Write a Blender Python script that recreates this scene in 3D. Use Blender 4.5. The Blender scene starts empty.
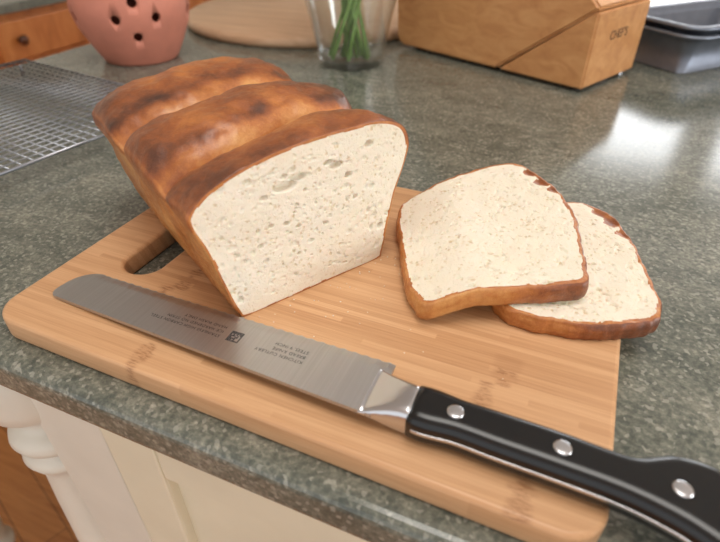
import bpy, bmesh, math, random
from mathutils import Vector, noise, Matrix
random.seed(4)
scene=bpy.context.scene
col=scene.collection
scene.view_settings.view_transform='Standard'
ZC=.91; ZB=.928

# ---------------------------------------------------------------- helpers
def srgb(r,g,b):
    def f(c):
        c/=255.
        return c/12.92 if c<=.04045 else ((c+.055)/1.055)**2.4
    return (f(r),f(g),f(b),1)
def sm(e0,e1,x):
    t=max(0,min(1,(x-e0)/(e1-e0))); return t*t*(3-2*t)
def link(o,parent=None):
    col.objects.link(o)
    if parent: o.parent=parent
    return o
def empty(name,loc=(0,0,0)):
    o=bpy.data.objects.new(name,None); o.location=loc; o.empty_display_size=.02
    return link(o)
def mesh_obj(name,verts,faces,mats=(),parent=None,smooth=True,midx=None):
    me=bpy.data.meshes.new(name); me.from_pydata([tuple(v) for v in verts],[],faces)
    for m in mats: me.materials.append(m)
    if midx:
        for p,i in zip(me.polygons,midx): p.material_index=i
    if smooth:
        for p in me.polygons: p.use_smooth=True
    me.update()
    o=bpy.data.objects.new(name,me)
    return link(o,parent)
def bm_obj(name,bm,mats=(),parent=None,smooth=False):
    me=bpy.data.meshes.new(name); bm.to_mesh(me); bm.free()
    for m in mats: me.materials.append(m)
    if smooth:
        for p in me.polygons: p.use_smooth=True
    o=bpy.data.objects.new(name,me)
    return link(o,parent)
def add_box(bm,x0,x1,y0,y1,z0,z1,bev=0,seg=2,mi=0):
    r=bmesh.ops.create_cube(bm,size=1)
    vs=r['verts']
    for v in vs:
        v.co=Vector(((x0+x1)/2+v.co.x*(x1-x0),(y0+y1)/2+v.co.y*(y1-y0),(z0+z1)/2+v.co.z*(z1-z0)))
    fs=set(f for v in vs for f in v.link_faces)
    for f in fs: f.material_index=mi
    if bev>0:
        es=list(set(e for v in vs for e in v.link_edges))
        bmesh.ops.bevel(bm,geom=es,offset=bev,segments=seg,affect='EDGES',profile=.5)
def lathe_data(prof,n=64,cx=0,cy=0,z0=0,closed=False):
    vs=[];fs=[]
    m=len(prof)
    for r,z in prof:
        for i in range(n):
            a=2*math.pi*i/n
            vs.append((cx+r*math.cos(a),cy+r*math.sin(a),z0+z))
    rng=m if closed else m-1
    for j in range(rng):
        j2=(j+1)%m
        for i in range(n):
            i2=(i+1)%n
            fs.append((j*n+i,j*n+i2,j2*n+i2,j2*n+i))
    return vs,fs
def lathe(name,prof,mat,cx,cy,z0,n=64,parent=None):
    vs,fs=lathe_data(prof,n,cx,cy,z0)
    o=mesh_obj(name,vs,fs,[mat],parent)
    bm=bmesh.new(); bm.from_mesh(o.data)
    bmesh.ops.remove_doubles(bm,verts=bm.verts,dist=1e-6)
    bmesh.ops.recalc_face_normals(bm,faces=bm.faces)
    bm.to_mesh(o.data); bm.free()
    return o
def catmull(pts,n,closed=True):
    P=[Vector(p) for p in pts]; m=len(P); dense=[]
    segs=m if closed else m-1
    for i in range(segs):
        if closed: p0,p1,p2,p3=P[i-1],P[i],P[(i+1)%m],P[(i+2)%m]
        else: p0,p1,p2,p3=P[max(i-1,0)],P[i],P[i+1],P[min(i+2,m-1)]
        for k in range(24):
            t=k/24
            dense.append(.5*((2*p1)+(-p0+p2)*t+(2*p0-5*p1+4*p2-p3)*t*t+(-p0+3*p1-3*p2+p3)*t**3))
    if closed: dense.append(dense[0].copy())
    else: dense.append(P[-1].copy())
    L=[0]
    for i in range(1,len(dense)): L.append(L[-1]+(dense[i]-dense[i-1]).length)
    out=[];j=0
    for k in range(n):
        s=L[-1]*k/(n if closed else n-1)
        while j<len(L)-2 and L[j+1]<s: j+=1
        t=(s-L[j])/max(1e-9,L[j+1]-L[j])
        out.append(dense[j].lerp(dense[j+1],min(1,t)))
    return out
def offset_poly(pts,d):
    n=len(pts); out=[]
    area=sum(pts[i].x*pts[(i+1)%n].y-pts[(i+1)%n].x*pts[i].y for i in range(n))
    s=1 if area>0 else -1
    for i in range(n):
        t=(pts[(i+1)%n]-pts[i-1]).normalized()
        out.append(pts[i]+Vector((t.y,-t.x))*d*s)
    return out
def curve_plate(name,polys,half,bev,z,mat,parent=None,res=3,smooth=True):
    cu=bpy.data.curves.new(name,'CURVE'); cu.dimensions='2D'; cu.fill_mode='BOTH'
    cu.extrude=half-bev; cu.bevel_depth=bev; cu.bevel_resolution=res
    for k,poly in enumerate(polys):
        pl=offset_poly(poly,-bev if k==0 else bev)
        sp=cu.splines.new('POLY'); sp.points.add(len(pl)-1)
        for i,p in enumerate(pl): sp.points[i].co=(p.x,p.y,0,1)
        sp.use_cyclic_u=True
    tmp=bpy.data.objects.new('tmp',cu); col.objects.link(tmp)
    dg=bpy.context.evaluated_depsgraph_get()
    me=bpy.data.meshes.new_from_object(tmp.evaluated_get(dg))
    bpy.data.objects.remove(tmp)
    for v in me.vertices: v.co.z+=z
    me.materials.clear(); me.materials.append(mat); me.name=name
    o=bpy.data.objects.new(name,me); link(o,parent)
    if smooth:
        for p in me.polygons: p.use_smooth = abs(p.normal.z)<.999
    return o
def rrect(x0,x1,y0,y1,r,n=10):
    out=[]
    for cx,cy,a0 in ((x1-r,y1-r,0),(x0+r,y1-r,90),(x0+r,y0+r,180),(x1-r,y0+r,270)):
        for i in range(n+1):
            a=math.radians(a0+90*i/n); out.append(Vector((cx+r*math.cos(a),cy+r*math.sin(a))))
    return out

# ---------------------------------------------------------------- materials
class NT:
    def __init__(s,name):
        s.m=bpy.data.materials.new(name); s.m.use_nodes=True; s.t=s.m.node_tree
        s.b=s.t.nodes['Principled BSDF']; s.tc=s.t.nodes.new('ShaderNodeTexCoord')
    def n(s,ty,**k):
        nd=s.t.nodes.new('ShaderNode'+ty)
        for a,b in k.items(): setattr(nd,a,b)
        return nd
    def l(s,a,b): s.t.links.new(a,b)
    def setv(s,sock,v):
        if isinstance(v,bpy.types.NodeSocket): s.l(v,sock)
        else: sock.default_value=v
    def math(s,op,a,b=0,c=None,clamp=False):
        nd=s.n('Math',operation=op); nd.use_clamp=clamp
        s.setv(nd.inputs[0],a); s.setv(nd.inputs[1],b)
        if c is not None: s.setv(nd.inputs[2],c)
        return nd.outputs[0]
    def noise(s,vec,scale,detail=4,rough=.5,dist=0):
        nd=s.n('TexNoise'); s.l(vec,nd.inputs['Vector']); nd.inputs['Scale'].default_value=scale
        nd.inputs['Detail'].default_value=detail; nd.inputs['Roughness'].default_value=rough
        nd.inputs['Distortion'].default_value=dist
        return nd.outputs['Fac']
    def voro(s,vec,scale,feature='F1',out='Distance'):
        nd=s.n('TexVoronoi',feature=feature); s.l(vec,nd.inputs['Vector']); nd.inputs['Scale'].default_value=scale
        return nd.outputs[out]
    def mapping(s,scale=(1,1,1),rot=(0,0,0),src=None):
        nd=s.n('Mapping'); s.l(src or s.tc.outputs['Object'],nd.inputs['Vector'])
        nd.inputs['Scale'].default_value=scale; nd.inputs['Rotation'].default_value=rot
        return nd.outputs[0]
    def ramp(s,fac,stops,interp='LINEAR'):
        nd=s.n('ValToRGB'); s.l(fac,nd.inputs['Fac']); cr=nd.color_ramp; cr.interpolation=interp
        while len(cr.elements)<len(stops): cr.elements.new(.5)
        for e,(p,c) in zip(cr.elements,stops): e.position=p; e.color=c
        return nd.outputs['Color']
    def mix(s,f,a,b,mode='MIX'):
        nd=s.n('Mix',data_type='RGBA',blend_type=mode)
        s.setv(nd.inputs[0],f); s.setv(nd.inputs[6],a); s.setv(nd.inputs[7],b)
        return nd.outputs[2]
    def mr(s,v,a,b,c=0,d=1):
        nd=s.n('MapRange'); nd.interpolation_type='SMOOTHSTEP'
        s.setv(nd.inputs[0],v)
        for i,x in enumerate((a,b,c,d)): s.setv(nd.inputs[i+1],x)
        return nd.outputs[0]
    def bump(s,h,dist=.001,strength=1):
        nd=s.n('Bump'); s.l(h,nd.inputs['Height']); nd.inputs['Distance'].default_value=dist
        nd.inputs['Strength'].default_value=strength
        s.l(nd.outputs[0],s.b.inputs['Normal'])
    def base(s,v): s.setv(s.b.inputs['Base Color'],v)
    def p(s,**k):
        for a,b in k.items(): s.setv(s.b.inputs[a.replace('_',' ')],b)

def simple(name,c,rough=.5,metal=0,nscale=40,var=.08,bump=0):
    t=NT(name); v=t.noise(t.tc.outputs['Object'],nscale,4)
    dark=tuple(x*(1-var*2) for x in c[:3])+(1,); light=tuple(min(1,x*(1+var)) for x in c[:3])+(1,)
    t.base(t.ramp(v,[(.3,dark),(.7,light)])); t.p(Roughness=rough,Metallic=metal)
    if bump: t.bump(v,bump)
    return t.m

# granite
t=NT('green_granite'); O=t.tc.outputs['Object']
mp=t.mapping((1,2.2,1),(0,0,.5))
big=t.noise(mp,6,5,.6,1.5); med=t.noise(mp,45,8,.78,.8); fine=t.noise(O,280,3,.75)
mixf=t.math('ADD',t.math('MULTIPLY',big,.4),t.math('MULTIPLY',med,.6))
c1=t.ramp(mixf,[(.37,srgb(96,101,95)),(.45,srgb(118,121,112)),(.53,srgb(136,137,127)),(.63,srgb(162,160,148))])
sp=t.ramp(fine,[(.34,srgb(80,86,82)),(.5,srgb(130,131,126)),(.66,srgb(188,186,178))])
c2=t.mix(.62,c1,sp,'OVERLAY')
vd=t.voro(O,400,'F1','Color'); 
vs=t.n('SeparateColor'); t.l(vd,vs.inputs[0])
c3=t.mix(t.mr(vs.outputs[0],.8,.88,0,.45),c2,srgb(70,77,72))
c4=t.mix(t.mr(vs.outputs[1],.86,.92,0,.35),c3,srgb(184,182,170))
t.base(c4); t.p(Roughness=t.ramp(med,[(.3,(.11,.11,.11,1)),(.7,(.19,.19,.19,1))])); t.p(**{'Specular_IOR_Level':.5})
M_granite=t.m

# bamboo
def bamboo(name):
    t=NT(name); O=t.tc.outputs['Object']
    sx=t.n('SeparateXYZ'); t.l(O,sx.inputs[0]); X,Y,Z=sx.outputs
    yj=t.math('ADD',Y,t.math('MULTIPLY',Z,.33))
    strip=t.math('FLOOR',t.math('DIVIDE',yj,.0046))
    wn=t.n('TexWhiteNoise',noise_dimensions='1D'); t.l(strip,wn.inputs['W'])
    seg=t.math('FLOOR',t.math('ADD',t.math('DIVIDE',X,.31),t.math('MULTIPLY',wn.outputs['Value'],7)))
    cv=t.n('CombineXYZ'); t.l(strip,cv.inputs[0]); t.l(seg,cv.inputs[1])
    wn2=t.n('TexWhiteNoise',noise_dimensions='2D'); t.l(cv.outputs[0],wn2.inputs['Vector'])
    fib=t.noise(t.mapping((14,800,800)),1,3,.6)
    fib2=t.noise(t.mapping((30,2400,2400)),1,2,.6)
    v=t.math('ADD',t.math('MULTIPLY',wn2.outputs['Value'],.22),t.math('ADD',t.math('MULTIPLY',fib,.50),t.math('MULTIPLY',fib2,.28)))
    c=t.ramp(v,[(.2,srgb(168,119,80)),(.42,srgb(192,146,104)),(.6,srgb(206,161,119)),(.85,srgb(220,179,138))])
    g=t.math('FLOOR',t.math('DIVIDE',t.math('ADD',Y,.007),.026))
    w3=t.n('TexWhiteNoise',noise_dimensions='1D'); t.l(t.math('ADD',g,31.7),w3.inputs['W'])
    fx=t.math('FRACT',t.math('ADD',t.math('DIVIDE',X,.235),w3.outputs['Value']))
    d=t.math('MULTIPLY',t.math('ABSOLUTE',t.math('SUBTRACT',fx,.5)),.235)
    wob=t.math('ADD',d,t.math('MULTIPLY',t.math('SUBTRACT',wn2.outputs['Value'],.5),.006))
    band=t.mr(wob,.003,.008,1,0)
    streak=t.mr(t.noise(t.mapping((160,900,900)),1,3,.7),.46,.58,0,1)
    gate=t.math('GREATER_THAN',w3.outputs['Value'],.35)
    gate2=t.math('GREATER_THAN',wn2.outputs['Value'],.25)
    nm=t.math('MULTIPLY',t.math('MULTIPLY',band,gate),t.math('ADD',t.math('MULTIPLY',t.math('MULTIPLY',streak,gate2),.5),.16))
    c=t.mix(nm,c,srgb(132,82,46))
    t.base(c); t.p(Roughness=.42); t.bump(t.math('SUBTRACT',fib,t.math('MULTIPLY',nm,.3)),.0002,.5)
    return t.m
M_bamboo=bamboo('bamboo_wood')

def wood(name,c1,c2,c3,axis_scale=(3,40,40),rough=.4,rot=(0,0,0),bump=.0003):
    t=NT(name)
    g=t.noise(t.mapping(axis_scale,rot),1,6,.6,1.0)
    t.base(t.ramp(g,[(.3,c1),(.5,c2),(.7,c3)])); t.p(Roughness=rough); t.bump(g,bump,.5)
    return t.m
M_block=wood('knife_block_wood',srgb(186,128,80),srgb(202,146,94),srgb(213,160,108),(5,45,45),.32)
M_round=wood('round_board_wood',srgb(188,150,116),srgb(206,168,134),srgb(218,184,150),(6,60,60))
M_cab=wood('orange_cabinet_wood',srgb(160,92,44),srgb(192,116,60),srgb(208,136,76),(14,14,3))
M_knob=wood('dark_knob_wood',srgb(70,36,18),srgb(92,50,26),srgb(110,62,34),(20,20,20))
# floor
t=NT('oak_floor'); O=t.tc.outputs['Object']
br=t.n('TexBrick'); t.l(t.mapping((1,1,1),(0,0,math.radians(20))),br.inputs['Vector'])
br.inputs['Color1'].default_value=srgb(196,132,74); br.inputs['Color2'].default_value=srgb(172,108,56)
br.inputs['Mortar'].default_value=srgb(84,48,24); br.inputs['Scale'].default_value=1
br.inputs['Mortar Size'].default_value=.0015; br.inputs['Brick Width'].default_value=.9; br.inputs['Row Height'].default_value=.08
g=t.noise(t.mapping((5,70,1),(0,0,math.radians(20))),1,6,.6,1)
t.base(t.mix(.45,br.outputs['Color'],t.ramp(g,[(.3,srgb(150,90,44)),(.7,srgb(216,156,96))])))
t.p(Roughness=.35); M_floor=t.m
M_cream=simple('cream_paint',srgb(226,221,208),.4,0,12,.03)
M_creamdoor=simple('cream_door_paint',srgb(230,222,198),.4,0,12,.03)
M_wall=simple('wall_paint',srgb(226,220,206),.85,0,30,.02)
M_ceil=simple('ceiling_paint',srgb(240,239,235),.9,0,30,.02)
M_white=simple('white_trim_paint',srgb(240,240,236),.4,0,20,.02)
M_terra=simple('terracotta',srgb(202,128,106),.6,0,30,.06,.0003)
M_black=simple('black_handle_plastic',srgb(16,16,17),.22,0,30,.1)
M_rubber=simple('black_rubber',srgb(20,20,20),.7,0,30,.1)
M_ink=simple('burnt_stamp',srgb(70,44,28),.7,0,30,.1)
M_steel=simple('polished_steel',srgb(205,205,208),.22,1,20,.03)
M_chrome=simple('wire_chrome',srgb(170,174,182),.3,1,20,.03)
M_pan=simple('pan_steel',srgb(130,136,148),.5,.8,60,.05)
M_etch=simple('etched_mark',srgb(60,62,66),.5,.4,20,.03)
t=NT('brushed_blade_steel')
g=t.noise(t.mapping((1500,12,12)),1,3,.6)
t.base(t.ramp(g,[(.3,srgb(180,179,180)),(.7,srgb(194,193,194))])); t.p(Metallic=1.,Roughness=.36); t.bump(g,.00002,.4)
M_blade=t.m
# thin clear glass: transparent body with grazing-angle reflection
t=NT('clear_glass')
tr=t.n('BsdfTransparent'); gl=t.n('BsdfGlossy'); gl.inputs['Roughness'].default_value=.05
lw=t.n('LayerWeight'); lw.inputs['Blend'].default_value=.5
g=t.noise(t.tc.outputs['Object'],5,1); t.l(t.ramp(g,[(0,(.96,.98,.975,1)),(1,(.98,.99,.985,1))]),tr.inputs['Color'])
mx=t.n('MixShader'); t.l(t.math('ADD',t.math('MULTIPLY',t.math('POWER',lw.outputs['Facing'],2.4),.6),.10,clamp=True),mx.inputs[0]); t.l(tr.outputs[0],mx.inputs[1]); t.l(gl.outputs[0],mx.inputs[2])
t.l(mx.outputs[0],t.t.nodes['Material Output'].inputs['Surface']); M_glass=t.m
M_stem=simple('green_stem',srgb(128,166,84),.45,0,60,.2)
M_leaf=simple('green_leaf',srgb(66,112,44),.5,0,60,.2)
M_petal=simple('flower_petal',srgb(236,226,210),.6,0,60,.05)

# bread crumb
t=NT('bread_crumb'); O=t.tc.outputs['Object']
wv=t.n('TexNoise'); t.l(O,wv.inputs['Vector']); wv.inputs['Scale'].default_value=170
ad=t.n('VectorMath',operation='MULTIPLY_ADD'); t.l(wv.outputs['Color'],ad.inputs[0]); ad.inputs[1].default_value=(.003,)*3; t.l(O,ad.inputs[2])
W=ad.outputs[0]
szn=t.noise(O,75,3,.6)
p1=t.mr(t.math('SUBTRACT',t.voro(W,250),t.math('MULTIPLY',t.math('SUBTRACT',szn,.55),1.3)),.0,.45,0,1)
p2=t.mr(t.math('SUBTRACT',t.voro(W,580),t.math('MULTIPLY',t.math('SUBTRACT',szn,.5),.7)),.02,.5,0,1)
fine=t.noise(O,800,4,.75)
h=t.math('ADD',t.math('ADD',t.math('MULTIPLY',p1,.75),t.math('MULTIPLY',p2,.35)),t.math('MULTIPLY',fine,.25))
pore=t.math('MULTIPLY',p1,t.math('ADD',t.math('MULTIPLY',p2,.2),.8))
cc=t.ramp(pore,[(.0,srgb(206,186,153)),(.45,srgb(227,214,190)),(1,srgb(233,224,206))])
lf=t.noise(O,25,3); cc=t.mix(t.mr(lf,.35,.65,0,.3),cc,srgb(229,216,191))
t.base(cc); t.p(Roughness=.9); t.bump(h,.0009,.7)
t.p(**{'Subsurface_Weight':.15,'Subsurface_Scale':.004,'Specular_IOR_Level':.2})
M_crumb=t.m
# crust
t=NT('bread_crust'); O=t.tc.outputs['Object']
at=t.n('Attribute',attribute_name='bake'); bk=at.outputs['Fac']
n1=t.noise(O,34,5,.65); n2=t.noise(O,190,4,.7); n3=t.noise(O,900,3,.7)
v=t.math('ADD',bk,t.math('ADD',t.math('MULTIPLY',t.math('SUBTRACT',n1,.5),.5),t.math('ADD',t.math('MULTIPLY',t.math('SUBTRACT',n2,.5),.36),t.math('MULTIPLY',t.math('SUBTRACT',n3,.5),.2))))
cc=t.ramp(v,[(.0,srgb(224,180,122)),(.22,srgb(208,150,86)),(.42,srgb(182,112,54)),(.62,srgb(146,80,36)),(.82,srgb(102,54,28)),(1,srgb(64,36,24))])
t.base(cc); t.p(Roughness=t.ramp(n2,[(.3,(.34,.34,.34,1)),(.7,(.5,.5,.5,1))]))
t.p(**{'Coat_Weight':.35,'Coat_Roughness':.24})
t.bump(t.math('ADD',t.math('MULTIPLY',n2,1.0),t.math('MULTIPLY',n3,.45)),.0010,.75)
M_crust=t.m

# ---------------------------------------------------------------- room shell
def wall_open(name,axis,pos,th,u0,u1,z0,z1,o):
    bm=bmesh.new()
    def bx(a,b,c,d):
        if axis=='y': add_box(bm,a,b,pos,pos+th,c,d)
        else: add_box(bm,pos,pos+th,a,b,c,d)
    if o:
        a,b,c,d=o
        bx(u0,a,z0,z1); bx(b,u1,z0,z1); bx(a,b,z0,c); bx(a,b,d,z1)
    else: bx(u0,u1,z0,z1)
    return bm_obj(name,bm,[M_wall])
bm=bmesh.new(); add_box(bm,-2.8,3.4,-2.6,4.0,-.05,0); bm_obj('floor',bm,[M_floor])
bm=bmesh.new(); add_box(bm,-2.8,3.4,-2.6,4.0,2.6,2.65); bm_obj('ceiling',bm,[M_ceil])
WB=(-.1,1.6,1.1,2.3); WR=(-.8,1.8,1.0,2.3)
wall_open('wall_back','y',3.9,.1,-2.8,3.4,0,2.6,WB)
wall_open('wall_right','x',3.3,.1,-2.6,3.9,0,2.6,WR)
wall_open('wall_left','x',-2.8,.1,-2.6,3.9,0,2.6,None)
def window(name,axis,pos,o,mull=.025):
    a,b,c,d=o; bm=bmesh.new(); w=.05
    def bx(u0,u1,z0,z1,p0=0,p1=.06):
        if axis=='y': add_box(bm,u0,u1,pos+p0,pos+p1,z0,z1,.004)
        else: add_box(bm,pos+p0,pos+p1,u0,u1,z0,z1,.004)
    bx(a,a+w,c,d);bx(b-w,b,c,d);bx(a,b,c,c+w);bx(a,b,d-w,d)
    m=(a+b)/2; bx(m-mull,m+mull,c,d); h=(c+d)/2
    bx(a,b,h-.012,h+.012,.01,.04)
    bm_obj(name,bm,[M_white])
window('window_1','y',3.92,WB,.12); window('window_2','x',3.32,WR)
bm=bmesh.new(); add_box(bm,-2.699,-2.68,-2.6,3.9,0,.1,.003); bm_obj('baseboard_left',bm,[M_white])
bm=bmesh.new(); add_box(bm,-2.68,3.3,3.88,3.899,0,.1,.003); bm_obj('baseboard_back',bm,[M_white])

# ---------------------------------------------------------------- island
isl=empty('kitchen_island')
bm=bmesh.new(); add_box(bm,-.925,1.7,.132,2.0,ZC-.031,ZC,.007,4)
ct=bm_obj('countertop',bm,[M_granite],isl)
bm=bmesh.new()
add_box(bm,-.375,1.62,.185,1.9,.1,ZC-.0315,.001,1)
add_box(bm,-.375,1.62,.22,1.85,0,.1,0)
add_box(bm,-.385,-.30,.165,.19,.1,ZC-.0315,.002)
add_box(bm,-.30,1.6,.165,.19,ZC-.06,ZC-.0315,.002)
add_box(bm,-.30,1.6,.165,.19,.1,.15,.002)
bm_obj('cabinet_body',bm,[M_cream],isl)
bm=bmesh.new()
x=-.292
while x<1.3:
    w=.44
    add_box(bm,x,x+.055,.160,.186,.155,ZC-.064,.003)
    add_box(bm,x+w-.055,x+w,.160,.186,.155,ZC-.064,.003)
    add_box(bm,x+.055,x+w-.055,.160,.186,.155,.215,.003)
    add_box(bm,x+.055,x+w-.055,.160,.186,ZC-.124,ZC-.064,.003)
    add_box(bm,x+.05,x+w-.05,.170,.186,.2,ZC-.12,.002)
    x+=w+.03
bm_obj('cabinet_doors',bm,[M_creamdoor],isl)
legp=[(0,.879),(.05,.879),(.05,.792),(.047,.777),(.036,.767),(.030,.757),(.028,.749),(.034,.744),(.042,.737),(.044,.730),(.041,.722),(.034,.718),(.033,.712),(.039,.707),(.042,.700),(.039,.692),(.033,.687),(.032,.672),(.035,.62),(.040,.5),(.042,.4),(.038,.25),(.030,.16),(.028,.14),(.036,.13),(.036,.12),(.026,.11),(.024,.08),(.034,.05),(.034,.01),(.03,0),(0,0)]
for i,(lx,ly) in enumerate(((-.416,.195),(-.86,.195),(-.86,1.85))):
    lathe('leg_%d'%(i+1),legp,M_cream,lx,ly,0,40,isl)

# ---------------------------------------------------------------- far base cabinet
cab=empty('base_cabinet')
bm=bmesh.new(); add_box(bm,-2.66,-1.92,.2,3.4,.08,.80,.002); add_box(bm,-2.6,-1.98,.25,3.35,0,.08)
bm_obj('carcass',bm,[M_cab],cab)
bm=bmesh.new(); y=.26
ks=[]
while y<3.2:
    add_box(bm,-1.93,-1.902,y,y+.48,.645,.775,.006)
    add_box(bm,-1.93,-1.902,y,y+.06,.12,.62,.004); add_box(bm,-1.93,-1.902,y+.42,y+.48,.12,.62,.004)
    add_box(bm,-1.93,-1.902,y+.06,y+.42,.12,.19,.004); add_box(bm,-1.93,-1.902,y+.06,y+.42,.55,.62,.004)
    ks.append(y+.08);ks.append(y+.40); y+=.515
bm_obj('drawer_fronts',bm,[M_cab],cab)
vv=[];ff=[]
for k in ks:
    a,b=lathe_data([(0,0),(.008,0),(.007,.012),(.015,.018),(.018,.026),(.013,.033),(0,.035)],20)
    o=len(vv); vv+=[(-1.902+z,k+x,.712+y) for x,y,z in a]; ff+=[tuple(i+o for i in f) for f in b]
mesh_obj('knobs',vv,ff,[M_knob],cab)
bm=bmesh.new(); add_box(bm,-2.68,-1.885,.18,3.42,.80,.83,.004,2); bm_obj('stone_top',bm,[M_granite],cab)

# ---------------------------------------------------------------- cutting board
def rot2(pts,ang,c):
    ca,sa=math.cos(ang),math.sin(ang)
    return [Vector((c[0]+(p.x-c[0])*ca-(p.y-c[1])*sa,c[1]+(p.x-c[0])*sa+(p.y-c[1])*ca)) for p in pts]
outer=rot2(rrect(-.344,.058,.151,.443,.022),math.radians(-.8),(-.14,.297))
slot=rot2(rrect(-.303,-.270,.228,.362,.0163),math.radians(-.8),(-.14,.297))
curve_plate('cutting_board',[outer,slot],.009,.003,ZC+.009,M_bamboo)

# ---------------------------------------------------------------- loaf
def pit_depth(p,pits):
    d=0
    for (x,y,r,e,dep) in pits:
        q=math.hypot((p[0]-x)/(r*e),(p[1]-y)/r)
        if q<1.3: d=max(d,dep*(1-sm(.55,1.15,q)))
    return d
Wd=Vector((.5,.866,0)); Td=Vector((-.866,.5,0)); P0=Vector((-.150,.271,ZB)); UP=Vector((0,0,1))
prof=[(-.056,0),(-.0625,.006),(-.0695,.033),(-.0755,.060),(-.0815,.080),(-.0800,.089),(-.067,.0990),(-.042,.1065),(-.010,.111),(.025,.1125),(.055,.1105),(.075,.1025),(.0825,.089),(.0800,.076),(.072,.055),(.066,.030),(.061,.006),(.056,0),(.02,0),(-.02,0)]
N=320
ring=catmull([Vector(p) for p in prof],N)
LEN=.238
G=[(-.035,.054),(.054,.142),(.142,LEN+.010)]
def lobe(w,t):
    tt=t-.06*w-.004*math.sin(w*60)
    for g0,g1 in G:
        if tt<=g1 or g1>LEN:
            x=max(0,min(1,(tt-g0)/(g1-g0)))
            return x,math.sin(math.pi*x)**.42
    return 1,0
verts=[];bake=[];faces=[];mid=[]
T=190
for j in range(T):
    t=LEN*(j/(T-1))
    e=1.0
    R=.030
    if t>LEN-R:
        q=(t-(LEN-R))/R; e=math.sqrt(max(0,1-q*q*.86))
    taper=1-.04*sm(.1,LEN,t)
    for i in range(N):
        w,z=ring[i]
        up=sm(.062,.096,z)
        x,bp=lobe(w,t)
        side=sm(.05,.085,z)*sm(.05,.078,abs(w))
        sc=(.80+.20*e)*taper
        ww=w*sc*(1+side*.10*(bp-.92))
        if w>0: ww+=side*.010*sm(.03,.09,t)*e
        zz=z*((.72+.28*e) if z>.02 else 1)
        zz+=up*(.0255*(bp-.95))
        zz+=up*.002*math.sin(t*22+w*11)
        v=P0+Wd*ww+Td*t+UP*zz
        nz=noise.noise(v*45)*.0022+noise.noise(v*130)*.0009
        rad=Vector((w/.08,(z-.05)/.06)); 
        if rad.length>0: rad.normalize()
        if z>.004 and j>0: v=v+(Wd*rad.x+UP*rad.y)*nz
        verts.append(v)
        n=noise.noise(v*20); n_b=noise.noise(v*55)
        top=.31+.28*sm(.45,.95,bp)+.20*n+.13*n_b
        top+= .24*(1-sm(.0,.12,abs(x-.20)))*(.6+.8*n_b)-.24*sm(.80,.93,x)*(1-sm(.975,1.0,x))
        if z>.088: top+=.16*sm(.035,.07,abs(w))
        sid=.33+.20*n+.12*sm(.0,.03,.03-z)+.20*sm(.064,.083,z)
        k=sm(.078,.094,z)
        bake.append(top*k+sid*(1-k))
for j in range(T-1):
    for i in range(N):
        i2=(i+1)%N
        faces.append((j*N+i,(j+1)*N+i,(j+1)*N+i2,j*N+i2)); mid.append(1)
pits=[(-.018,.086,.0030,3.0,.0065),(-.008,.0895,.0026,2.4,.0055),(.020,.090,.0026,2.0,.006),(.014,.0935,.0018,2.0,.005),(.047,.098,.0024,1.4,.005),(.030,.080,.0020,1.5,.005),(-.034,.083,.0018,1.6,.004),
 (.058,.030,.0022,1.5,.005),(-.02,.06,.0016,1.5,.004),(.01,.05,.0015,1.4,.004),(.035,.062,.0016,1.5,.004),(-.04,.05,.0015,1.5,.004)]
random.seed(11)
for k in range(240):
    pits.append((random.uniform(-.07,.07),random.uniform(.008,.105),random.uniform(.0006,.0012),random.uniform(1,1.7),random.uniform(.0006,.0018)))
for k in range(34):
    pits.append((random.uniform(-.065,.068),random.uniform(.012,.103),random.uniform(.0012,.0020),random.uniform(1,1.9),random.uniform(.0018,.0034)))
C=Vector((0,.056)); RN=96
def spotq(p,sx_,sy_,sr): return math.hypot(p.x-sx_,p.y-sy_)/sr+.3*noise.noise(Vector((p.x*120,p.y*120,9)))
def cap(ringpts,vbase0,place,C,RN,pits,flip,rimr,faces,mid,verts,bake,crustdark=.45,und=.0007,spots=()):
    prev=vbase0; n=len(ringpts)
    for k in range(1,RN):
        r=1-k/RN
        cur=[]
        for i in range(n):
            p=C+(ringpts[i]-C)*r
            edge=1-r
            nn=noise.noise(Vector((p.x*60,p.y*60,3.1)))*und+noise.noise(Vector((p.x*260,p.y*260,1.7)))*.0003
            d=(pit_depth(p,pits)+nn)*sm(.0,.04,edge)
            b=crustdark+.1*noise.noise(Vector((p.x*90,p.y*90,0)))
            for (sx_,sy_,sr,sd) in spots:
                q=spotq(p,sx_,sy_,sr)
                k_=1-sm(.3,1.1,q); d+=sd*k_*sm(0,.06,edge); b+=.24*k_
            verts.append(place(p,d)); bake.append(b); cur.append(len(verts)-1)
        for i in range(n):
            i2=(i+1)%n
            f=(prev[i],prev[i2],cur[i2],cur[i])
            faces.append(f if not flip else f[::-1])
            pm=C+(ringpts[i]-C)*(r+.5/RN)
            m_=1 if (1-r)<rimr(pm) else 0
            for (sx_,sy_,sr,sd) in spots:
                if spotq(pm,sx_,sy_,sr)<.85: m_=1
            mid.append(m_)
        prev=cur
    verts.append(place(C,0)); bake.append(crustdark); c=len(verts)-1
    for i in range(n):
        f=(prev[i],prev[(i+1)%n],c); faces.append(f if not flip else f[::-1]); mid.append(0)
r0=[]
for i in range(N):
    v=verts[i]-P0; r0.append(Vector((v.dot(Wd),v.z)))
rimf=lambda p: .028+.014*noise.noise(Vector((p.x*70,p.y*70,5)))+(.012 if p.y>.09 else 0)
cap(r0,list(range(N)),lambda p,d:P0+Wd*p.x+UP*p.y+Td*d,C,RN,pits,False,rimf,faces,mid,verts,bake,.42)
base=(T-1)*N
rb=[Vector(((verts[base+i]-P0).dot(Wd),(verts[base+i]-P0).z)) for i in range(N)]
C2=Vector((0,.04)); prev=list(range(base,base+N))
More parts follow.
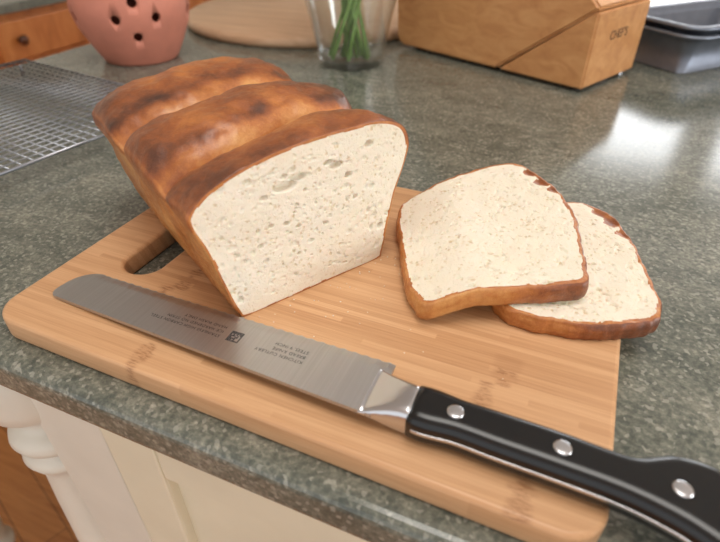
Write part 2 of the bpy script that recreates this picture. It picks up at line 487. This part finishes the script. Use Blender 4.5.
for k in range(1,14):
    r=math.cos(math.pi/2*k/14); cur=[]
    for i in range(N):
        p=C2+(rb[i]-C2)*r
        verts.append(P0+Wd*p.x+UP*p.y+Td*(LEN+.012*math.sin(math.pi/2*k/14))); bake.append(.5); cur.append(len(verts)-1)
    for i in range(N):
        i2=(i+1)%N; faces.append((prev[i],cur[i],cur[i2],prev[i2])); mid.append(1)
    prev=cur
verts.append(P0+UP*.04+Td*(LEN+.012)); bake.append(.5)
for i in range(N): faces.append((prev[i],len(verts)-1,prev[(i+1)%N])); mid.append(1)
def finish_bread(name,verts,faces,mid,bake):
    o=mesh_obj(name,verts,faces,[M_crumb,M_crust],None,True,mid)
    a=o.data.attributes.new('bake','FLOAT','POINT')
    a.data.foreach_set('value',bake)
    bm=bmesh.new(); bm.from_mesh(o.data); bmesh.ops.recalc_face_normals(bm,faces=bm.faces); bm.to_mesh(o.data); bm.free()
    return o
loaf=finish_bread('bread_loaf',verts,faces,mid,bake)

# ---------------------------------------------------------------- slices
def slice_obj(name,outline,ztop,thick,center,spots,seed,darkside):
    rp=catmull([Vector(p) for p in outline],260); n=len(rp)
    rp=[p+(p-Vector(center)).normalized()*(noise.noise(Vector((p.x*80,p.y*80,seed)))*.0018+noise.noise(Vector((p.x*300,p.y*300,seed)))*.0008) for p in rp]
    C=Vector(center); verts=[];faces=[];mid=[];bake=[]
    K=9
    for j in range(K):
        f=j/(K-1)
        for i in range(n):
            p=rp[i]; dirn=(p-C).normalized()
            bulge=.0014*math.sin(math.pi*f)+ (noise.noise(Vector((p.x*120,p.y*120,f*3+seed)))*.0008 if 0<j<K-1 else 0)
            q=p+dirn*(bulge-.001)
            z=ztop(p)-thick*f
            verts.append(Vector((q.x,q.y,ZB+z)))
            bake.append(darkside(p)+.14*noise.noise(Vector((p.x*50,p.y*50,f*4))))
    for j in range(K-1):
        for i in range(n):
            i2=(i+1)%n; faces.append((j*n+i,(j+1)*n+i,(j+1)*n+i2,j*n+i2)); mid.append(1)
    random.seed(seed)
    pits=[(C.x+random.uniform(-.06,.06),C.y+random.uniform(-.09,.09),random.uniform(.0006,.0014),random.uniform(.8,1.6),random.uniform(.0006,.0020)) for k in range(240)]
    pits+=[(C.x+random.uniform(-.06,.06),C.y+random.uniform(-.09,.09),random.uniform(.0013,.0021),random.uniform(.8,1.7),random.uniform(.0018,.0034)) for k in range(34)]
    rt=[Vector((verts[i].x,verts[i].y)) for i in range(n)]
    rim=lambda p: .030+.022*noise.noise(Vector((p.x*70,p.y*70,seed)))+.07*max(0,darkside(p)-.45)
    cap(rt,list(range(n)),lambda p,d:Vector((p.x,p.y,ZB+ztop(p)-d)),C,84,pits,False,rim,faces,mid,verts,bake,.42,.0008,spots)
    b0=(K-1)*n
    cap([Vector((verts[b0+i].x,verts[b0+i].y)) for i in range(n)],list(range(b0,b0+n)),lambda p,d:Vector((p.x,p.y,ZB+ztop(p)-thick)),C,20,[],True,lambda p:.03,faces,mid,verts,bake,.45)
    return finish_bread(name,verts,faces,mid,bake)
def z1(p):
    xc=.92*p[0]+.392*p[1]
    return .0146+.0145*sm(.022,.082,xc)+.003*sm(.09,.17,xc)
s1=[(-.1235,.370),(-.119,.390),(-.095,.421),(-.071,.453),(-.047,.470),(-.024,.453),(-.002,.427),(.0150,.390),(.0235,.345),(.0295,.311),(.0235,.302),(.002,.292),(-.0210,.281),(-.0500,.266),(-.0650,.260),(-.0830,.278),(-.101,.317)]
slice_obj('bread_slice',s1,z1,.0142,(-.047,.36),[(-.030,.455,.008,.0015),(-.017,.442,.010,.0015),(-.006,.430,.007,.001)],21,lambda p:.38+.34*sm(-.03,.02,p[0])-.08*sm(.0,.05,.31-p[1]))
s2=[(.012,.450),(.038,.443),(.0565,.411),(.070,.366),(.0785,.323),(.073,.306),(.042,.288),(.012,.281),(-.010,.281),(-.024,.290),(-.030,.312),(-.026,.360),(-.016,.410),(-.004,.440)]
slice_obj('bread_slice.001',s2,lambda p:.0138,.0135,(.022,.36),[(.034,.440,.009,.0015),(.045,.427,.010,.0015),(.054,.411,.008,.001)],37,lambda p:.42+.32*sm(.01,.05,p[0]))

# crumbs
vv=[];ff=[]
random.seed(3)
def crumb(x,y,r):
    bm=bmesh.new(); bmesh.ops.create_icosphere(bm,subdivisions=1,radius=r)
    o=len(vv)
    for v in bm.verts: vv.append((x+v.co.x*random.uniform(.7,1.5),y+v.co.y*random.uniform(.7,1.4),ZB+r*.7+v.co.z*random.uniform(.7,1)))
    for f in bm.faces: ff.append(tuple(v.index+o for v in f.verts))
    bm.free()
for k in range(34):
    base_=P0+Wd*random.uniform(-.06,.07)-Td*(.003+.045*random.random()**2)
    if -.33<base_.x<.05: crumb(base_.x,base_.y,random.uniform(.0003,.0006))
for k in range(8): crumb(random.uniform(-.13,-.0),random.uniform(.22,.26),random.uniform(.0003,.0005))
mesh_obj('bread_crumbs',vv,ff,[M_crumb],None,False)

# ---------------------------------------------------------------- knife
kn=empty('bread_knife')
TIP=-.3205
def zc(a): return ZB+.0014+.0088*max(0,(a-TIP)/.2535)
def blo(a):
    b=.1835-.0150*((a+.312)/.250)
    if a<TIP+.007:
        q=(TIP+.007-a)/.007; b+=.0070*(1-math.sqrt(max(0,1-q*q)))
    return b
def bup(a):
    b=.2175-.0080*((a+.31)/.248)
    if a<TIP+.021:
        q=(TIP+.021-a)/.0212; b-=.0215*(1-math.sqrt(max(0,1-q*q)))
    else:
        b-=.0009*abs(math.sin((a+.31)*math.pi/.0075))
    return b
st=[TIP+.0272*(1-math.cos(math.pi/2*i/20)) for i in range(20)]
a=TIP+.0272
while a<-.0665: st.append(a); a+=.00075
st.append(-.066)
K=14; vv=[];ff=[]
for a in st:
    lo,hi=blo(a),bup(a)
    for s in (1,-1):
        for k in range(K+1):
            f=k/K; f=1-(1-f)**1.6
            b=lo+(hi-lo)*f
            th=.0012*sm(0,.007,hi-b)+.00012
            if a<TIP+.02: th*=sm(TIP-.003,TIP+.009,a)*.6+.4
            vv.append((a,b,zc(a)+s*th))
M2=2*(K+1)
for i in range(len(st)-1):
    o=i*M2; q=o+M2
    for k in range(K):
        ff.append((o+k,o+k+1,q+k+1,q+k)[::-1])
        ff.append((o+K+1+k,q+K+1+k,q+K+2+k,o+K+2+k)[::-1])
    ff.append((o,q,q+K+1,o+K+1)[::-1]); ff.append((o+K,o+2*K+1,q+2*K+1,q+K)[::-1])
e=(len(st)-1)*M2
ff.append(tuple(e+k for k in range(K+1))+tuple(e+K+1+k for k in range(K,-1,-1)))
bl=mesh_obj('blade',vv,ff,[M_blade],kn)
for p in bl.data.polygons: p.use_smooth=False
# bolster
vv=[];ff=[];secs=[(-.0735,.1686,.2035,.0013),(-.070,.1688,.2010,.0030),(-.064,.1692,.1980,.0056),(-.057,.1696,.1955,.0084),(-.051,.1698,.1940,.0098),(-.0475,.1698,.1935,.0101),(-.046,.1698,.1935,.0101)]
n=36
for (a,lo,hi,ht) in secs:
    for i in range(n):
        th=2*math.pi*i/n; c,s=math.cos(th),math.sin(th)
        b=(lo+hi)/2+(hi-lo)/2*math.copysign(abs(c)**.45,c); z=ZB+.0104+ht*math.copysign(abs(s)**.5,s)-(.0004 if a<-.068 else 0)
        vv.append((a,b,z))
for j in range(len(secs)-1):
    for i in range(n): ff.append((j*n+i,j*n+(i+1)%n,(j+1)*n+(i+1)%n,(j+1)*n+i))
ff.append(tuple(range(n))); ff.append(tuple((len(secs)-1)*n+i for i in range(n)))
mesh_obj('bolster',vv,ff,[M_steel],kn)
hout=[(-.046,.1935),(-.02,.1938),(.005,.1938),(.030,.1932),(.050,.1918),(.062,.1920),(.071,.1965),(.080,.2005),(.094,.2010),(.108,.196),(.118,.185),(.121,.171),(.118,.160),(.110,.1545),(.097,.1560),(.080,.1625),(.058,.1668),(.03,.1682),(.0,.1688),(-.02,.1696),(-.046,.1698)]
hp=catmull([Vector(p) for p in hout],120)
curve_plate('handle',[hp],.0100,.0065,ZB+.0104,M_black,kn,6)
curve_plate('tang',[offset_poly(hp,.0004)],.0011,.0003,ZB+.0104,M_steel,kn,2)
vv=[];ff=[]
for (x,y) in ((-.024,.1815),(.029,.1808),(.081,.1795)):
    a_,b_=lathe_data([(0,.0005),(.0035,.0005),(.0044,.0002),(.0046,-.001),(.0046,-.02)],32,x,y,ZB+.0204)
    o=len(vv); vv+=a_; ff+=[tuple(i+o for i in f) for f in b_]
mesh_obj('rivets',vv,ff,[M_steel],kn)
def etch(txt,x,y,size,name):
    cu=bpy.data.curves.new(name,'FONT'); cu.body=txt; cu.size=size; cu.extrude=.00002; cu.space_character=1.15
    tmp=bpy.data.objects.new('tmp',cu); col.objects.link(tmp)
    me=bpy.data.meshes.new_from_object(tmp.evaluated_get(bpy.context.evaluated_depsgraph_get())); bpy.data.objects.remove(tmp)
    for v in me.vertices:
        X=x-v.co.x; Y=y-v.co.y
        v.co=(X,Y-.028*(X+.12),zc(X)+.00136+v.co.z)
    me.materials.clear(); me.materials.append(M_etch)
    link(bpy.data.objects.new(name,me),kn)
for i,s in enumerate(('KITCHEN CUTLERY','BREAD KNIFE','STEEL 9 INCH')): etch(s,-.118,.1905+.0042*i,.0034,'etching_%d'%(i+1))
for i,s in enumerate(('STAINLESS HIGH CARBON STEEL','ICE HARDENED NO STAIN','HAND WASH ONLY')): etch(s,-.178,.1905+.0042*i,.0034,'etching_%d'%(i+4))
bm=bmesh.new(); random.seed(8)
for i in range(8):
    for j in range(8):
        if random.random()<.6 or i in(0,7) or j in (0,7):
            x=-.173+i*.00115; y=.1895+j*.00115
            add_box(bm,x,x+.001,y,y+.001,zc(x)+.0013,zc(x)+.00139)
bm_obj('etching_7',bm,[M_etch],kn)

# ---------------------------------------------------------------- cooling rack
rk=empty('cooling_rack')
def tube(bm,p,q,r,n=6):
    p=Vector(p);q=Vector(q);d=(q-p); m=Matrix.Translation((p+q)/2)@d.to_track_quat('Z','Y').to_matrix().to_4x4()
    bmesh.ops.create_cone(bm,cap_ends=True,segments=n,radius1=r,radius2=r,depth=d.length,matrix=m)
bm=bmesh.new()
th=math.radians(-9); ex=Vector((math.cos(th),math.sin(th),0)); ey=Vector((-math.sin(th),math.cos(th),0))
Cn=Vector((-.490,.565,ZC+.017)) ; Wk,Hk=.39,.29
def RP(u,v,z=0): return Cn-ex*u-ey*v+Vector((0,0,z))
for c in ((0,0,Wk,0),(Wk,0,Wk,Hk),(Wk,Hk,0,Hk),(0,Hk,0,0)): tube(bm,RP(c[0],c[1]),RP(c[2],c[3]),.0020,8)
u=.013
while u<Wk: tube(bm,RP(u,0,.001),RP(u,Hk,.001),.0008); u+=.013
v=.013
while v<Hk: tube(bm,RP(0,v),RP(Wk,v),.0008); v+=.013
for (u,v) in ((.02,.02),(Wk-.02,.02),(.02,Hk-.02),(Wk-.02,Hk-.02)):
    tube(bm,RP(u,v,0),RP(u,v,-.0168),.002,8)
bm_obj('wire_grid',bm,[M_chrome],rk,True)

# ---------------------------------------------------------------- terracotta pot with holes
px,py=-.755,.768
outp=[(0,0),(.060,0),(.064,.004),(.078,.03),(.092,.06),(.0975,.085),(.096,.110),(.086,.135),(.070,.150),(.066,.155),(.068,.162)]
inp=[(.062,.162),(.060,.152),(.066,.146),(.080,.132),(.090,.108),(.0915,.085),(.086,.06),(.072,.032),(.058,.010),(0,.008)]
pot=lathe('body',outp+inp,M_terra,px,py,ZC,72)
bm=bmesh.new()
base_az=math.atan2(-py,-px)
for (az,z,r) in ((0.0,.052,.007),(-.30,.080,.0075),(.36,.080,.0075),(0.02,.104,.0075),(1.5,.05,.007),(1.8,.08,.0075),(1.2,.08,.0075),(1.5,.104,.0075),(-1.5,.05,.007),(-1.8,.08,.0075),(-1.2,.08,.0075),(-1.5,.104,.0075),(3.1,.06,.0075)):
    a_=base_az+az; d=Vector((math.cos(a_),math.sin(a_),0)); c=Vector((px,py,ZC+z))
    tube(bm,c+d*.05,c+d*.13,r,20)
cut=bm_obj('cutter',bm,[M_terra])
md=pot.modifiers.new('b','BOOLEAN'); md.operation='DIFFERENCE'; md.object=cut; md.solver='EXACT'
me=bpy.data.meshes.new_from_object(pot.evaluated_get(bpy.context.evaluated_depsgraph_get()))
pot.modifiers.clear(); pot.data=me; bpy.data.objects.remove(cut)
pt=empty('terracotta_garlic_keeper'); pot.parent=pt
lathe('lid',[(0,.170),(.010,.170),(.070,.164),(.072,.168),(.055,.182),(.020,.192),(.010,.196),(.016,.206),(.016,.214),(.008,.220),(0,.221)],M_terra,px,py,ZC,64,pt)

# ---------------------------------------------------------------- round wooden board
o=lathe('round_wooden_board',[(0,0),(.273,0),(.280,.004),(.282,.011),(.280,.018),(.273,.022),(0,.022)],M_round,-.625,1.185,ZC,128)

# ---------------------------------------------------------------- vase with flowers
vs_=empty('glass_vase_with_flowers'); vx,vy=-.392,.880
lathe('glass',[(0,0),(.050,0),(.056,.004),(.059,.03),(.068,.07),(.080,.12),(.091,.18),(.096,.235),(.094,.236),(.089,.18),(.078,.12),(.066,.07),(.057,.03),(.053,.012),(0,.010)],M_glass,vx,vy,ZC,72,vs_)
vv=[];random.seed(5)
bm=bmesh.new(); bml=bmesh.new(); bmp=bmesh.new()
for k in range(15):
    a0=random.uniform(0,6.28); r0_=random.uniform(.012,.044); a1=a0+math.pi+random.uniform(-.9,.9); r1=random.uniform(.03,.07)
    p=Vector((vx+r0_*math.cos(a0),vy+r0_*math.sin(a0),ZC+.014)); q=Vector((vx+r1*math.cos(a1),vy+r1*math.sin(a1),ZC+.23))
    m=(p+q)/2+Vector((random.uniform(-.008,.008),random.uniform(-.008,.008),0)); r=random.uniform(.0026,.0040)
    top=q+(q-p)*random.uniform(.35,.7)
    tube(bm,p,m,r,8); tube(bm,m,q,r,8); tube(bm,q,top,r*.9,8)
    for s in range(7):
        an=s*2*math.pi/7; bmesh.ops.create_uvsphere(bmp,u_segments=10,v_segments=6,radius=.014,matrix=Matrix.Translation(top+Vector((.018*math.cos(an),.018*math.sin(an),.004)))@Matrix.Diagonal((1.2,.8,.4,1)))
    d=Vector((math.cos(a1),math.sin(a1),.6)).normalized()
    bmesh.ops.create_uvsphere(bml,u_segments=10,v_segments=8,radius=.03,matrix=Matrix.Translation(q+Vector((0,0,.03))+d*.02)@d.to_track_quat('X','Z').to_matrix().to_4x4()@Matrix.Diagonal((1,.35,.06,1)))
bm_obj('stems',bm,[M_stem],vs_,True); bm_obj('leaves',bml,[M_leaf],vs_,True); bm_obj('petals',bmp,[M_petal],vs_,True)

# ---------------------------------------------------------------- knife block
kb=empty('knife_block')
A=Vector((-.009,.862,ZC)); L_=Vector((-.910,.414,0)).normalized(); D_=Vector((.414,.910,0)).normalized()
def kprism(name,poly,d0,d1,mat,bev=.006):
    bm=bmesh.new()
    f=[bm.verts.new(A+L_*x+UP*z+D_*d0) for x,z in poly]; bk=[bm.verts.new(A+L_*x+UP*z+D_*d1) for x,z in poly]
    n=len(poly); bm.faces.new(f); bm.faces.new(bk[::-1])
    for i in range(n): bm.faces.new((f[(i+1)%n],f[i],bk[i],bk[(i+1)%n]))
    bmesh.ops.recalc_face_normals(bm,faces=bm.faces)
    bmesh.ops.bevel(bm,geom=list(bm.edges),offset=bev,segments=3,affect='EDGES')
    return bm_obj(name,bm,[mat],kb)
kprism('foot_wedge',[(0,.006),(.150,.006),(.005,.112),(0,.112)],0,.165,M_block,.003)
kprism('slotted_body',[(.155,.006),(.375,.006),(.385,.02),(.39,.09),(.30,.20),(.17,.27),(.0,.116)],.0,.165,M_block,.004)
bm=bmesh.new()
for (x,d) in ((.02,.02),(.02,.145),(.34,.02),(.34,.145)):
    c=A+L_*x+D_*d; bmesh.ops.create_cone(bm,cap_ends=True,segments=20,radius1=.009,radius2=.009,depth=.0065,matrix=Matrix.Translation(c+UP*.0033))
bm_obj('feet',bm,[M_rubber],kb)
bm=bmesh.new()
sl=(L_*(.30-.17)+UP*(.20-.27)); nv=(L_*.07+UP*.13).normalized()
for i in range(3):
    for j in range(3):
        b0=A+L_*.17+UP*.27+sl*(.2+.3*i)+D_*(.035+.048*j)
        tube(bm,b0-nv*.005,b0+nv*.09,.010,10)
bm_obj('knife_handles',bm,[M_black],kb,True)
cu=bpy.data.curves.new('stamp','FONT'); cu.body="CHEF'S"; cu.size=.018; cu.extrude=.0002
tmp=bpy.data.objects.new('tmp',cu); col.objects.link(tmp)
me=bpy.data.meshes.new_from_object(tmp.evaluated_get(bpy.context.evaluated_depsgraph_get())); bpy.data.objects.remove(tmp)
for v in me.vertices:
    v.co=A+D_*(.050+v.co.x)+UP*(.068+v.co.y)-L_*(.0002+v.co.z)
me.materials.clear(); me.materials.append(M_ink); link(bpy.data.objects.new('stamp',me),kb)

# ---------------------------------------------------------------- stacked loaf pans
pn=empty('loaf_pan')
cr=Vector((.134,1.029)); d1=Vector((-.75,.66)); d2=Vector((.66,.75))
def pan(name,z0,h,mat):
    L2,W2=.235,.115; cen=cr+d1*W2/2+d2*L2/2
    def rr(ex_):
        pts=rrect(-L2/2-ex_,L2/2+ex_,-W2/2-ex_,W2/2+ex_,.014+ex_*.8,6)
        return [cen+d2*p.x+d1*p.y for p in pts]
    lv=[(0.0,0,0),(.012,h,0),(.026,h+.001,0),(.0275,h-.002,0),(.0265,h-.004,0),(.012,h-.0015,0),(-.001,.002,0)]
    vv=[];ff=[]
    for ex_,z,_ in lv: vv+=[(p.x,p.y,z0+z) for p in rr(ex_)]
    n=len(rr(0))
    for j in range(len(lv)-1):
        for i in range(n): ff.append((j*n+i,j*n+(i+1)%n,(j+1)*n+(i+1)%n,(j+1)*n+i))
    ff.append(tuple(range(n))); ff.append(tuple((len(lv)-1)*n+i for i in range(n)))
    mesh_obj(name,vv,ff,[mat],pn)
pan('lower_pan',ZC+.001,.062,M_pan)
pan('upper_pan',ZC+.010,.066,M_pan)

# ---------------------------------------------------------------- lights / world
w=bpy.data.worlds.new('World'); scene.world=w; w.use_nodes=True
bg=w.node_tree.nodes['Background']; bg.inputs[0].default_value=(.97,.98,1,1); bg.inputs[1].default_value=1.2
def area(name,loc,target,sx,sy,power,colr):
    l=bpy.data.lights.new(name,'AREA'); l.shape='RECTANGLE'; l.size=sx; l.size_y=sy; l.energy=power; l.color=colr
    o=bpy.data.objects.new(name,l); o.location=loc
    o.rotation_euler=(Vector(target)-Vector(loc)).to_track_quat('-Z','Z').to_euler(); link(o); return o
area('daylight_back',(.75,4.06,1.7),(.75,0,1.7),1.7,1.2,34,(.96,.98,1))
area('daylight_right',(3.46,.5,1.65),(0,.5,1.65),2.6,1.3,118,(.97,.985,1))
area('ceiling_lamp',(.1,.2,2.58),(.1,.2,0),.9,.9,18,(1,.96,.9))

# ---------------------------------------------------------------- camera
cam=bpy.data.cameras.new('camera'); co=bpy.data.objects.new('camera',cam); link(co)
co.location=(0,0,ZB+.24); co.rotation_euler=(math.radians(53.6),0,math.radians(23.1))
cam.sensor_width=36; cam.lens=26.5; cam.clip_start=.01
cam.dof.use_dof=True; cam.dof.focus_distance=.40; cam.dof.aperture_fstop=6.5
scene.camera=co
